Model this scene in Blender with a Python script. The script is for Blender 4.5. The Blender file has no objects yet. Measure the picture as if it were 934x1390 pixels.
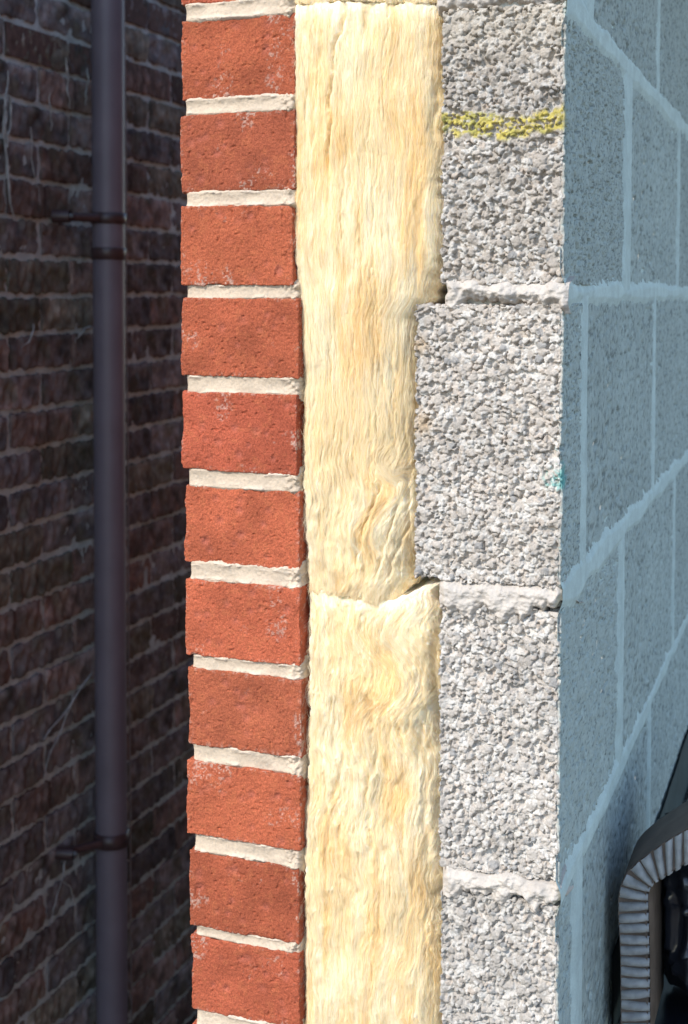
import bpy, math, random
import numpy as np
from mathutils import Matrix, Vector

S = bpy.context.scene
COL = S.collection
R = math.radians
rng = np.random.default_rng(7)
random.seed(7)

# ------------------------------------------------------------------ camera
F, CX, HY = 1810.0, 467.0, 395.0            # focal length and horizon, in photograph pixels
YAW = math.atan((1135 - 467) / F)           # the walls run along +Y, the camera looks left of it
PITCH = R(2.5)
EYE = np.array([0.0, 0.0, 1.95])
PY = HY + F * math.tan(PITCH)
cd = bpy.data.cameras.new('camera')
cam = bpy.data.objects.new('camera', cd); COL.objects.link(cam); S.camera = cam
cam.location = EYE
cam.rotation_euler = (math.pi / 2 - PITCH, 0, YAW)
cd.sensor_fit = 'VERTICAL'; cd.sensor_height = 36; cd.sensor_width = 36
cd.lens = F / 1390 * 36
cd.shift_y = -(695 - PY) / 1390
cd.clip_start = 0.02; cd.clip_end = 500
cd.dof.use_dof = True; cd.dof.focus_distance = 1.07; cd.dof.aperture_fstop = 12
ROT = np.array(cam.rotation_euler.to_matrix())

# ------------------------------------------------------------------ sky and sun
SUN_AZ, SUN_EL = R(24), R(40)               # from behind the camera, to its left
sd = Vector((-math.sin(SUN_AZ) * math.cos(SUN_EL), -math.cos(SUN_AZ) * math.cos(SUN_EL), math.sin(SUN_EL)))
W = bpy.data.worlds.new('World'); S.world = W; W.use_nodes = True
wn = W.node_tree
sky = wn.nodes.new('ShaderNodeTexSky'); sky.sky_type = 'NISHITA'; sky.sun_disc = False
sky.sun_elevation = SUN_EL; sky.sun_rotation = math.atan2(sd.x, sd.y)
sky.ozone_density = 1.0; sky.air_density = 1.0; sky.dust_density = 0.3
wn.nodes['Background'].inputs['Strength'].default_value = 0.15
wn.links.new(sky.outputs['Color'], wn.nodes['Background'].inputs['Color'])
sl = bpy.data.lights.new('sun', 'SUN'); sl.energy = 2.3; sl.angle = R(0.5); sl.color = (1, 0.95, 0.87)
so = bpy.data.objects.new('sun', sl); COL.objects.link(so)
so.rotation_euler = sd.to_track_quat('Z', 'Y').to_euler(); so.location = sd * 20
vs = S.view_settings
vs.view_transform = 'Standard'; vs.look = 'None'; vs.exposure = 0.95; vs.gamma = 1; vs.use_curve_mapping = False

# ------------------------------------------------------------------ measuring: photograph pixel -> point of a wall plane
def ray(px, py):
    v = np.array([(px - CX) / F, -(py - PY) / F, -1.0])
    return ROT @ v
def on_y(px, py, y):                        # plane of the wall ends
    r = ray(px, py); t = (y - EYE[1]) / r[1]; return EYE + r * t
def on_x(px, py, x):                        # planes of the long faces
    r = ray(px, py); t = (x - EYE[0]) / r[0]; return EYE + r * t

# ------------------------------------------------------------------ noise
def _h(ix, iy, iz, seed):
    n = (ix.astype(np.int64) * 374761393 + iy.astype(np.int64) * 668265263 + iz.astype(np.int64) * 2147483647 + seed * 1274126177) & 0xFFFFFFFF
    n = ((n ^ (n >> 13)) * 1274126177) & 0xFFFFFFFF
    n = ((n ^ (n >> 16)) * 2246822519) & 0xFFFFFFFF
    return ((n ^ (n >> 15)) & 0xFFFFFF) / float(0x1000000)
def noise3(p, seed=0):                      # value noise, -1..1
    i = np.floor(p); f = p - i; i = i.astype(np.int64)
    u = f * f * f * (f * (f * 6 - 15) + 10)
    r = 0
    for dx in (0, 1):
        wx = u[:, 0] if dx else 1 - u[:, 0]
        for dy in (0, 1):
            wy = u[:, 1] if dy else 1 - u[:, 1]
            for dz in (0, 1):
                wz = u[:, 2] if dz else 1 - u[:, 2]
                r = r + wx * wy * wz * _h(i[:, 0] + dx, i[:, 1] + dy, i[:, 2] + dz, seed)
    return r * 2 - 1
def noise2(x, y, seed=0):
    xi = np.floor(x); yi = np.floor(y); fx = x - xi; fy = y - yi
    xi = xi.astype(np.int64); yi = yi.astype(np.int64); z = np.zeros_like(xi)
    ux = fx * fx * fx * (fx * (fx * 6 - 15) + 10); uy = fy * fy * fy * (fy * (fy * 6 - 15) + 10)
    a = _h(xi, yi, z, seed); b = _h(xi + 1, yi, z, seed); c = _h(xi, yi + 1, z, seed); d = _h(xi + 1, yi + 1, z, seed)
    return ((a * (1 - ux) + b * ux) * (1 - uy) + (c * (1 - ux) + d * ux) * uy) * 2 - 1
def fbm3(p, seed, oct=3):
    return sum(noise3(p * 2 ** k + 17.3 * k, seed + k) * .5 ** k for k in range(oct))
def fbm2(x, y, seed, oct=3):
    return sum(noise2(x * 2 ** k + 9.1 * k, y * 2 ** k + 3.7 * k, seed + k) * .5 ** k for k in range(oct))
def sstep(a, b, x):
    t = np.clip((x - a) / (b - a), 0, 1); return t * t * (3 - 2 * t)

def stones(P, N, c, seed, cap, keep):
    """height above the surface (along N) of a pile of rounded stones; id of the topmost one. keep: stones rising past cap are broken off"""
    best = np.full(len(P), -1.0); bid = np.zeros(len(P))
    base = np.floor(P / c).astype(np.int64)
    for dx in (-1, 0, 1):
        for dy in (-1, 0, 1):
            for dz in (-1, 0, 1):
                ix, iy, iz = base[:, 0] + dx, base[:, 1] + dy, base[:, 2] + dz
                C = np.stack([(ix + .1 + .8 * _h(ix, iy, iz, seed)) * c, (iy + .1 + .8 * _h(ix, iy, iz, seed + 1)) * c, (iz + .1 + .8 * _h(ix, iy, iz, seed + 2)) * c], 1)
                hr = _h(ix, iy, iz, seed + 3)
                r = c * (.40 + .26 * hr * hr)
                D = C - P
                a = (D * N).sum(1)
                q = r * r - ((D * D).sum(1) - a * a)
                ok = q > 0
                top = a + r
                ok &= (top < cap) | ~keep
                t = a + np.sqrt(np.maximum(q, 0))
                m = ok & (t > best)
                best[m] = t[m]; bid[m] = _h(ix[m], iy[m], iz[m], seed + 5)
    return best, bid

# ------------------------------------------------------------------ meshes
def mesh_np(name, V, Q, col=None, smooth=True, tris=None):
    me = bpy.data.meshes.new(name)
    V = np.asarray(V, dtype=np.float32); Q = np.asarray(Q, dtype=np.int32)
    k = Q.shape[1]
    me.vertices.add(len(V)); me.vertices.foreach_set('co', V.ravel())
    me.loops.add(Q.size); me.loops.foreach_set('vertex_index', Q.ravel())
    me.polygons.add(len(Q)); me.polygons.foreach_set('loop_start', np.arange(0, Q.size, k, dtype=np.int32))
    if smooth: me.polygons.foreach_set('use_smooth', np.ones(len(Q), dtype=bool))
    me.update(calc_edges=True)
    if col is not None:
        at = me.attributes.new('albedo', 'FLOAT_COLOR', 'POINT')
        c4 = np.ones((len(V), 4), dtype=np.float32); c4[:, :3] = col
        at.data.foreach_set('color', c4.ravel())
    return me
def gridq(nu, nv, off=0, flip=False):
    i = np.arange(nu - 1)[:, None] * nv + np.arange(nv - 1)[None, :]
    i = i.ravel() + off
    q = np.stack([i, i + nv, i + nv + 1, i + 1], 1)
    return q[:, ::-1] if flip else q
def put(name, me, mat=None, parent=None, loc=(0, 0, 0), rot=(0, 0, 0)):
    o = bpy.data.objects.new(name, me); COL.objects.link(o)
    if mat is not None and me is not None and len(me.materials) == 0: me.materials.append(mat)
    if parent is not None: o.parent = parent
    o.location = loc; o.rotation_euler = rot
    return o
def tag(o, label=None, cat=None, group=None, kind=None):
    if label: o['label'] = label
    if cat: o['category'] = cat
    if group: o['group'] = group
    if kind: o['kind'] = kind
    return o
def thing(name, loc, label, cat, group=None):
    return tag(put(name, None, loc=loc), label, cat, group)

def rbox_pts(xa, ya, za, rad, faces='FRLTBK', za_side=None, ya_left=None):
    """points, outward normals and quads of a rounded box; axis arrays give the grid. F front (-y), R right (+x), L left, T, B, K back"""
    lo = np.array([xa[0], ya[0], za[0]]); hi = np.array([xa[-1], ya[-1], za[-1]])
    P, Q, off = [], [], 0
    zs = za if za_side is None else za_side
    yl = ya if ya_left is None else ya_left
    for f in faces:
        if f in 'FK':
            u, v = np.meshgrid(xa, za, indexing='ij'); y = np.full_like(u, ya[0] if f == 'F' else ya[-1])
            p = np.stack([u, y, v], -1); fl = (f == 'K')
        elif f in 'RL':
            yy = ya if f == 'R' else yl
            u, v = np.meshgrid(yy, zs, indexing='ij'); x = np.full_like(u, xa[-1] if f == 'R' else xa[0])
            p = np.stack([x, u, v], -1); fl = (f == 'L')
        else:
            u, v = np.meshgrid(xa, yl, indexing='ij'); z = np.full_like(u, za[-1] if f == 'T' else za[0])
            p = np.stack([u, v, z], -1); fl = (f == 'B')
        nu, nv = p.shape[:2]
        Q.append(gridq(nu, nv, off, fl)); P.append(p.reshape(-1, 3)); off += nu * nv
    P = np.concatenate(P); Q = np.concatenate(Q)
    inner = np.clip(P, lo + rad, hi - rad)
    N = P - inner; L = np.linalg.norm(N, axis=1, keepdims=True); N = N / np.maximum(L, 1e-9)
    return inner + N * rad, N, Q

def lin(a, b, step):
    n = max(2, int(round((b - a) / step)) + 1); return np.linspace(a, b, n)
def grow(a, b, s0, s1, L):
    """coordinates from a to b, spacing s0 growing to s1 over length L"""
    out = [a]
    while out[-1] < b - 1e-6:
        t = min(1, (out[-1] - a) / L); out.append(out[-1] + s0 + (s1 - s0) * t)
    out[-1] = b
    return np.array(out)

def box_mesh(name, lo, hi, bev=0.0):
    x0, y0, z0 = lo; x1, y1, z1 = hi
    if bev <= 0:
        V = [(x0, y0, z0), (x1, y0, z0), (x1, y1, z0), (x0, y1, z0), (x0, y0, z1), (x1, y0, z1), (x1, y1, z1), (x0, y1, z1)]
        Q = [(0, 3, 2, 1), (4, 5, 6, 7), (0, 1, 5, 4), (1, 2, 6, 5), (2, 3, 7, 6), (3, 0, 4, 7)]
        return mesh_np(name, V, Q, smooth=False)
    ax = [np.array([a, a + bev, b - bev, b]) for a, b in zip(lo, hi)]
    P, N, Q = rbox_pts(ax[0], ax[1], ax[2], bev)
    return mesh_np(name, P, Q)
def tube_np(path, r, n=8, closed_ends=True):
    path = np.asarray(path, float); r = np.broadcast_to(np.asarray(r, float), (len(path),))
    T = np.gradient(path, axis=0); T /= np.linalg.norm(T, axis=1, keepdims=True) + 1e-12
    up = np.array([0, 1, 0]) if abs(T[0][1]) < .9 else np.array([1, 0, 0])
    A = np.cross(T, up); A /= np.linalg.norm(A, axis=1, keepdims=True) + 1e-12
    B = np.cross(T, A)
    an = np.linspace(0, 2 * math.pi, n, endpoint=False)
    V = path[:, None] + r[:, None, None] * (np.cos(an)[None, :, None] * A[:, None] + np.sin(an)[None, :, None] * B[:, None])
    V = V.reshape(-1, 3); Q = []
    m = len(path)
    i = np.arange(m - 1)[:, None] * n + np.arange(n)[None, :]
    j = np.arange(m - 1)[:, None] * n + (np.arange(n)[None, :] + 1) % n
    Q = np.stack([i, j, j + n, i + n], -1).reshape(-1, 4)
    if closed_ends:
        c0, c1 = len(V), len(V) + 1
        V = np.concatenate([V, path[:1], path[-1:]])
        k = np.arange(n); k2 = (k + 1) % n
        Q = np.concatenate([Q, np.stack([k2, k, np.full(n, c0), np.full(n, c0)], 1)[:, [0, 1, 2, 2]], np.stack([k + (m - 1) * n, k2 + (m - 1) * n, np.full(n, c1), np.full(n, c1)], 1)])
    return V, Q
def clean(me):
    me.validate(); me.update(); return me
def lathe_mesh(name, prof, n=40):
    """profile of (radius, z) turned about z"""
    prof = np.array(prof); an = np.linspace(0, 2 * math.pi, n, endpoint=False)
    V = np.stack([prof[:, :1] * np.cos(an)[None], prof[:, :1] * np.sin(an)[None], np.repeat(prof[:, 1:], n, 1)], -1).reshape(-1, 3)
    m = len(prof)
    i = np.arange(m - 1)[:, None] * n + np.arange(n)[None, :]
    j = np.arange(m - 1)[:, None] * n + (np.arange(n)[None, :] + 1) % n
    return mesh_np(name, V, np.stack([i, j, j + n, i + n], -1).reshape(-1, 4))

# ------------------------------------------------------------------ materials
def mat(name, base=(.5, .5, .5), rough=.9, attr=False, noise_amt=.15, scale=200, bump=.0, bscale=400, spec=.2, metallic=0.0, var=0.0, sss=0.0, sssr=(1, .6, .3), detail=6, sheen=0):
    m = bpy.data.materials.new(name); m.use_nodes = True
    nt = m.node_tree; b = nt.nodes['Principled BSDF']; L = nt.links.new
    b.inputs['Roughness'].default_value = rough
    b.inputs['Specular IOR Level'].default_value = spec
    b.inputs['Metallic'].default_value = metallic
    if attr:
        src = nt.nodes.new('ShaderNodeAttribute'); src.attribute_name = 'albedo'; c = src.outputs['Color']
    else:
        src = nt.nodes.new('ShaderNodeRGB'); src.outputs[0].default_value = (*base, 1); c = src.outputs[0]
    tc = nt.nodes.new('ShaderNodeTexCoord')
    n1 = nt.nodes.new('ShaderNodeTexNoise'); n1.inputs['Scale'].default_value = scale; n1.inputs['Detail'].default_value = detail
    L(tc.outputs['Object'], n1.inputs['Vector'])
    mr = nt.nodes.new('ShaderNodeMapRange')
    mr.inputs['From Min'].default_value = .25; mr.inputs['From Max'].default_value = .75
    mr.inputs['To Min'].default_value = 1 - noise_amt; mr.inputs['To Max'].default_value = 1 + noise_amt
    L(n1.outputs['Fac'], mr.inputs['Value'])
    fac = mr.outputs['Result']
    if var > 0:
        oi = nt.nodes.new('ShaderNodeObjectInfo')
        m2 = nt.nodes.new('ShaderNodeMapRange'); m2.inputs['To Min'].default_value = 1 - var; m2.inputs['To Max'].default_value = 1 + var
        L(oi.outputs['Random'], m2.inputs['Value'])
        mu = nt.nodes.new('ShaderNodeMath'); mu.operation = 'MULTIPLY'; L(fac, mu.inputs[0]); L(m2.outputs['Result'], mu.inputs[1]); fac = mu.outputs[0]
    vm = nt.nodes.new('ShaderNodeVectorMath'); vm.operation = 'SCALE'
    L(c, vm.inputs[0]); L(fac, vm.inputs['Scale'])
    L(vm.outputs['Vector'], b.inputs['Base Color'])
    if sss > 0:
        b.inputs['Subsurface Weight'].default_value = sss; b.inputs['Subsurface Radius'].default_value = sssr; b.inputs['Subsurface Scale'].default_value = .006
    if sheen: b.inputs['Sheen Weight'].default_value = sheen
    if bump > 0:
        n2 = nt.nodes.new('ShaderNodeTexNoise'); n2.inputs['Scale'].default_value = bscale; n2.inputs['Detail'].default_value = 5
        L(tc.outputs['Object'], n2.inputs['Vector'])
        bp = nt.nodes.new('ShaderNodeBump'); bp.inputs['Strength'].default_value = bump; bp.inputs['Distance'].default_value = .001
        L(n2.outputs['Fac'], bp.inputs['Height']); L(bp.outputs['Normal'], b.inputs['Normal'])
    return m

M_brick = mat('red_brick', attr=True, noise_amt=.42, scale=950, bump=.8, bscale=1500)
M_mortar = mat('cream_mortar', attr=True, noise_amt=.1, scale=500, bump=.5, bscale=1200)
M_block = mat('aggregate_block', attr=True, noise_amt=.16, scale=800, bump=.35, bscale=1500, var=.06)
M_wool = mat('glass_wool', attr=True, noise_amt=.05, scale=120, sss=.5, sssr=(1, .7, .4), spec=.0, bump=.4, bscale=2200, rough=1)
M_fibre = mat('glass_wool_fibre', attr=True, noise_amt=.06, scale=30, spec=.05, rough=.9)
_nt = M_fibre.node_tree; _b = _nt.nodes['Principled BSDF']                 # thin fibres let light through
_t = _nt.nodes.new('ShaderNodeBsdfTranslucent'); _m = _nt.nodes.new('ShaderNodeMixShader'); _m.inputs[0].default_value = .45
_nt.links.new(_b.inputs['Base Color'].links[0].from_socket, _t.inputs['Color'])
_nt.links.new(_b.outputs[0], _m.inputs[1]); _nt.links.new(_t.outputs[0], _m.inputs[2])
_nt.links.new(_m.outputs[0], _nt.nodes['Material Output'].inputs['Surface'])
M_dbrick = mat("dark_rustic_brick", attr=True, noise_amt=.40, scale=60, bump=1.0, bscale=260, var=.35)
M_dmortar = mat('grey_mortar', base=(.42, .50, .50), noise_amt=.25, scale=40, bump=.8, bscale=300)
M_pipe = mat('brown_plastic', base=(.135, .118, .14), rough=.5, noise_amt=.12, scale=14, spec=.5, bump=.04, bscale=300)
M_clip = mat('dark_brown_plastic', base=(.05, .030, .03), rough=.4, noise_amt=.15, scale=50, spec=.5)
M_screw = mat('dull_steel', base=(.35, .36, .37), rough=.45, metallic=.8)
M_cable = mat('pale_cable', base=(.25, .25, .25), rough=.6)
M_stem = mat('dry_stem', base=(.30, .31, .30), rough=.9, noise_amt=.45, scale=60)
M_black = mat('black_polythene', base=(.012, .014, .02), rough=.22, spec=.6, noise_amt=.2, scale=30)
M_rib = mat('grey_ribbed_rubber', base=(.33, .33, .325), rough=.8, noise_amt=.35, scale=90, bump=.5, bscale=300)
M_shell = mat('brown_black_rubber', base=(.14, .108, .088), rough=.6, noise_amt=.25, scale=60)
M_strip = mat('grey_green_strip', base=(.06, .078, .075), rough=.7, noise_amt=.3, scale=30)
M_conc = mat('concrete', base=(.26, .25, .24), noise_amt=.25, scale=12, bump=.6, bscale=120)
M_ground = mat('ground_earth', base=(.13, .115, .10), noise_amt=.4, scale=6, bump=1, bscale=60)
M_core = mat('core_mortar', base=(.50, .48, .44), noise_amt=.2, scale=100)
M_jcore = mat('pale_joint_core', base=(.49, .495, .46), noise_amt=.1, scale=100)
M_timber = mat('painted_timber', base=(.20, .19, .18), noise_amt=.25, scale=20)

# ------------------------------------------------------------------ setting: ground, floor
XB = -0.1927                                  # plane of the block face inside the room
XN = -1.48                                    # plane of the neighbouring wall
YE = 1.0                                      # plane of the wall ends
g = np.linspace(-60, 60, 61)
u, v = np.meshgrid(g, g, indexing='ij')
gm = mesh_np('ground', np.stack([u.ravel(), v.ravel(), np.zeros(u.size)], 1), gridq(61, 61))
tag(put('ground', gm, M_ground), 'bare earth ground', None, None, 'structure')
FZ = float(on_x(934, 1060, XB)[2])
tag(put('floor', box_mesh('floor', (XB + .004, 1.19, 0.004), (3.2, 5.0, FZ)), M_conc), 'raised concrete floor beside the block wall', None, None, 'structure')

tag(put('added_shade_eave', box_mesh('added_shade_eave', (-.7, 1.25, 2.95), (.55, 4.6, 3.02)), M_timber), 'unseen timber eave added above the cavity wall to shade its top', None, None, 'structure')  # unseen eave, added to keep overhead sky off the wall top

# ------------------------------------------------------------------ brick leaf (outer)
rows = [  # left x, right x, top y, bottom y in the photograph
    (245, 399, -104, 1), (245, 399, 22, 132.5), (244, 400, 151.5, 260), (247, 399, 279, 387.5), (247, 406, 404.5, 511.5),
    (247, 403, 533.5, 641), (250, 406, 663, 768.5), (253, 408, 791.5, 896), (256, 410, 914, 1019.5), (255, 409, 1041.5, 1142.5),
    (258, 406, 1165.5, 1268.5), (260, 407, 1282, 1384), (261, 408, 1406, 1508)]
leaf = thing('brick_leaf', (-.46, YE, 0), 'cut end of the red brick leaf with cream mortar joints left of the insulation', 'brick wall')
LO = np.array(leaf.location)
def dimple_field(P, seed, n, w, h, cx, cz):
    r = np.random.default_rng(seed); d = np.zeros(len(P)); rim = np.zeros(len(P))
    for _ in range(n):
        x = cx + r.uniform(-.42, .42) * w; z = cz + r.uniform(-.4, .4) * h; s = r.uniform(.0026, .0046)
        q = ((P[:, 0] - x) ** 2 + (P[:, 2] - z) ** 2) / s ** 2
        d += np.exp(-q * 1.6) * r.uniform(.4, 1); rim += np.exp(-(np.sqrt(q) - 1.15) ** 2 * 6)
    return d, rim
brick_geo = []
for i, (l, r, t, b) in enumerate(rows):
    cy = (t + b) / 2; cxp = (l + r) / 2
    x0 = on_y(l, cy, YE)[0]; x1 = on_y(r, cy, YE)[0]
    z1 = on_y(cxp, t, YE)[2]; z0 = on_y(cxp, b, YE)[2]
    yo = float(np.random.default_rng(50 + i).uniform(-.002, .002))
    if i in (5, 7, 9): yo -= .002
    brick_geo.append((x0, x1, z0, z1, yo))
    w, h = x1 - x0, z1 - z0
    depth = .215 if i % 2 else .1025
    st = .00068
    xa = lin(-w / 2, w / 2, st); za = lin(-h / 2, h / 2, st); ya = grow(0, depth, st, .02, .05)
    P, N, Q = rbox_pts(xa, ya, za, .0012)
    Pw = P + np.array([x0 + w / 2, 0, i * .31])
    ed = np.minimum.reduce([P[:, 0] + w / 2, w / 2 - P[:, 0], P[:, 2] + h / 2, h / 2 - P[:, 2]])
    front = N[:, 1] < -.5
    sd_ = 100 + 13 * i
    low = fbm3(Pw * 45, sd_, 2) * .0006
    grain = noise3(Pw * 1100, sd_ + 4) * .00030 + noise3(Pw * 620, sd_ + 5) * .00026 + np.abs(noise3(Pw * 260, sd_ + 6)) * .00005
    pitn = noise3(Pw * 330, sd_ + 7); pit = -sstep(.72, .9, pitn) * .0010
    drag = noise3(Pw * np.array([520, 520, 360]), sd_ + 8) * .00008
    chip = -sstep(.25, .8, fbm3(Pw * 60, sd_ + 9, 2)) * .0018 * np.exp(-np.maximum(ed, 0) / .003)
    wob = fbm3(Pw * 260, sd_ + 20, 2) * .0004 * np.exp(-np.maximum(ed, 0) / .003)
    dm, rim = dimple_field(P, sd_, 13, w, h, 0, 0)
    dm *= front; rim *= front
    hgt = low + grain + pit + drag + chip + wob - dm * .0013 + rim * .00012
    V = P + N * hgt[:, None]
    c = np.array([.39, .098, .049]) * (1 + .13 * np.random.default_rng(sd_).uniform(-1, 1)) * np.array([1, 1 + .08 * np.random.default_rng(sd_ + 2).uniform(-1, 1), 1])
    if i in (2, 8): c = c * np.array([.93, .95, 1.0])
    m1 = fbm3(Pw * 38, sd_ + 30, 3)[:, None]
    colr = c[None] * (1 + .16 * m1)
    orange = sstep(.25, .85, noise3(Pw * 210, sd_ + 31))[:, None] * .35
    colr = colr * (1 - orange) + np.array([.45, .135, .06]) * orange
    pk = np.clip(dm, 0, 1)[:, None] * .55
    colr = colr * (1 - pk) + np.array([.40, .125, .088]) * pk
    dk = sstep(.45, .75, noise3(Pw * 500, sd_ + 33))[:, None] * .35
    colr = colr * (1 - dk) + np.array([.23, .055, .03]) * dk
    # lime bloom: specks close to the edges and in a few patches
    patch = sstep(.35, .95, fbm3(Pw * 42 + 5, sd_ + 40, 2)) * .7 + np.exp(-np.maximum(ed, 0) / .0035) * .75
    spk = sstep(.30, .70, noise3(Pw * 760, sd_ + 41) * .75 + noise3(Pw * 300, sd_ + 42) * .55 + patch * .5 - .30)
    if i == 8: spk = np.maximum(spk, sstep(.35, .6, noise3(Pw * np.array([450, 450, 200]), 5) * .8 + .55 * np.exp(-((P[:, 0] - .018) / .02) ** 2 - ((P[:, 2] + .02) / .012) ** 2)) * .9)
    spk = (spk * .5 * np.clip(patch * 1.1 - .12, 0, 1))[:, None]
    colr = colr * (1 - spk) + np.array([.58, .47, .39]) * spk
    me = mesh_np('brick', V, Q, colr)
    rot = np.random.default_rng(sd_ + 1).uniform(-.006, .006)
    o = put('brick', me, M_brick, leaf, (x0 + w / 2 - LO[0], yo, z0 + h / 2), (0, rot, 0))
# bed joints between them: recessed, bucket-handle struck, squeezed out here and there
for i in range(len(rows) - 1):
    A, B = brick_geo[i], brick_geo[i + 1]
    zt, zb = A[2], B[3]
    x0 = max(A[0], B[0]) + .0025; x1 = max(A[1], B[1]) - .0005
    m = .006
    xa = lin(x0, x1, .0007); za = lin(zb - m, zt + m, .0007)
    u, v = np.meshgrid(xa, za, indexing='ij'); x = u.ravel(); z = v.ravel()
    zc, hw = (zt + zb) / 2, (zt - zb) / 2
    s = (z - zc) / hw
    sd_ = 700 + i * 11
    n1 = fbm2(x * 90, z * 220, sd_, 3)
    dep = .0005 + .0009 * (1 - np.clip(s * s, 0, 1)) + fbm2(x * 40, z * 60, sd_ + 1, 2) * .0009 + fbm2(x * 500, z * 500, sd_ + 2, 2) * .00022
    # rougher, torn mortar towards the cavity side
    rough_end = sstep(x1 - .02, x1, x)
    dep += rough_end * (fbm2(x * 300, z * 300, sd_ + 3, 3) * .0022 - .001)
    over = sstep(.05, .75, n1 + .25 * noise2(x * 30, z * 0 + 3, sd_ + 9)) * np.exp(-(np.abs(s) - 1) ** 2 * 8)   # beads squeezed up to the brick arrises
    dep -= over * .0016
    dep += np.where(np.abs(s) > 1, (np.abs(s) - 1) * .006, 0)
    y = dep
    dl = np.minimum(x - x0, x1 - x); y += np.exp(-dl / .0015) * .004
    V = np.stack([x - LO[0], y, z], 1)
    b0 = np.array([.56, .45, .34]); mm = fbm2(x * 70, z * 120, sd_ + 5, 3)[:, None]
    c = b0 * (1 + .10 * mm) + over[:, None] * np.array([.08, .08, .085])
    gr = sstep(.5, .8, noise2(x * 700, z * 700, sd_ + 6))[:, None] * .4
    c = c * (1 - gr) + np.array([.36, .32, .27]) * gr
    n_u, n_v = len(xa), len(za)
    # a solid bed: skirts back into the wall on all four sides
    q = gridq(n_u, n_v)
    idx = np.arange(n_u * n_v).reshape(n_u, n_v)
    border = np.concatenate([idx[:, 0], idx[-1, 1:], idx[::-1, -1][1:], idx[0, ::-1][1:]])
    Vb = V[border].copy(); Vb[:, 1] = .10
    k = len(V); nb = len(border)
    qs = np.stack([border[:-1], k + np.arange(nb - 1), k + np.arange(1, nb), border[1:]], 1)
    me = mesh_np('mortar_joint', np.concatenate([V, Vb]), np.concatenate([q, qs]), np.concatenate([c, c[border]]))
    put('mortar_joint', me, M_mortar, leaf)
# the rest of the leaf running back along the passage (its outer face is hidden from the camera)
xw0, xw1 = brick_geo[5][0] + .003, brick_geo[5][1] - .003
put('mortar_core', box_mesh('mortar_core', (xw0 + .004 - LO[0], .11, 0), (xw1 - .006 - LO[0], 3.4, 2.85)), M_core, leaf)
Vs, Qs = [], []; off = 0
zc0 = brick_geo[6][2]
for kz in range(-19, 17):
    z0 = zc0 + kz * .0755
    if z0 < .005 or z0 > 2.76: continue
    for ky in range(15):
        y0 = (.222 if kz % 2 else .112) + ky * .225
        a = np.array([xw0, y0, z0]) - np.array([LO[0], 0, 0]); bb = a + np.array([xw1 - xw0, .215, .065])
        for vv in [(a[0], a[1], a[2]), (bb[0], a[1], a[2]), (bb[0], bb[1], a[2]), (a[0], bb[1], a[2]), (a[0], a[1], bb[2]), (bb[0], a[1], bb[2]), (bb[0], bb[1], bb[2]), (a[0], bb[1], bb[2])]: Vs.append(vv)
        Qs += [tuple(off + j for j in q) for q in [(0, 3, 2, 1), (4, 5, 6, 7), (0, 1, 5, 4), (1, 2, 6, 5), (2, 3, 7, 6), (3, 0, 4, 7)]]; off += 8
me = mesh_np('brickwork', Vs, Qs, np.tile(np.array([[.36, .10, .05]]), (len(Vs), 1)), smooth=False)
tag(put('brickwork', me, M_brick, leaf), kind='stuff')

# ------------------------------------------------------------------ block leaf (inner)
bleaf = thing('block_leaf', (XB, YE, 0), 'inner leaf of grey aggregate concrete blocks with smeared pale mortar joints', 'block wall')
BO = np.array(bleaf.location)
beds = [-415, -4, 398, 808, 1209, 1611, 2010]            # photograph rows of the bed joints at the arris
zbed = [on_x(765, y, XB)[2] for y in beds]
first_perp = [1.045, 1.06, 1.31, 1.083, 1.265, 1.058, 1.29]
def perp(px, py): return on_x(px, py, XB)[1]
course_perp = {0: perp(800, 20) , 1: perp(852, 250), 2: perp(793, 600), 3: perp(843, 900), 4: perp(785, 1250), 5: perp(846, 900)}
def stone_colour(P, bid, bid2, small, seed, tone):
    c = np.array(tone)[None] * (1 + .13 * (bid[:, None] * 2 - 1))
    pink = (sstep(.72, .95, bid2) * .5)[:, None]
    c = c * (1 - pink) + np.array([.50, .41, .335]) * pink
    blue = (sstep(.86, .93, bid) * .6)[:, None]
    c = c * (1 - blue) + np.array([.17, .18, .19]) * blue
    wh = (sstep(.86, .97, 1 - bid2) * .6)[:, None]
    c = c * (1 - wh) + np.array([.58, .55, .51]) * wh
    c *= (1 + .10 * fbm3(P * 30, seed + 8, 2))[:, None] * (1 + .10 * noise3(P * 900, seed + 9))[:, None]
    return np.clip(c, .02, .9)
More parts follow.
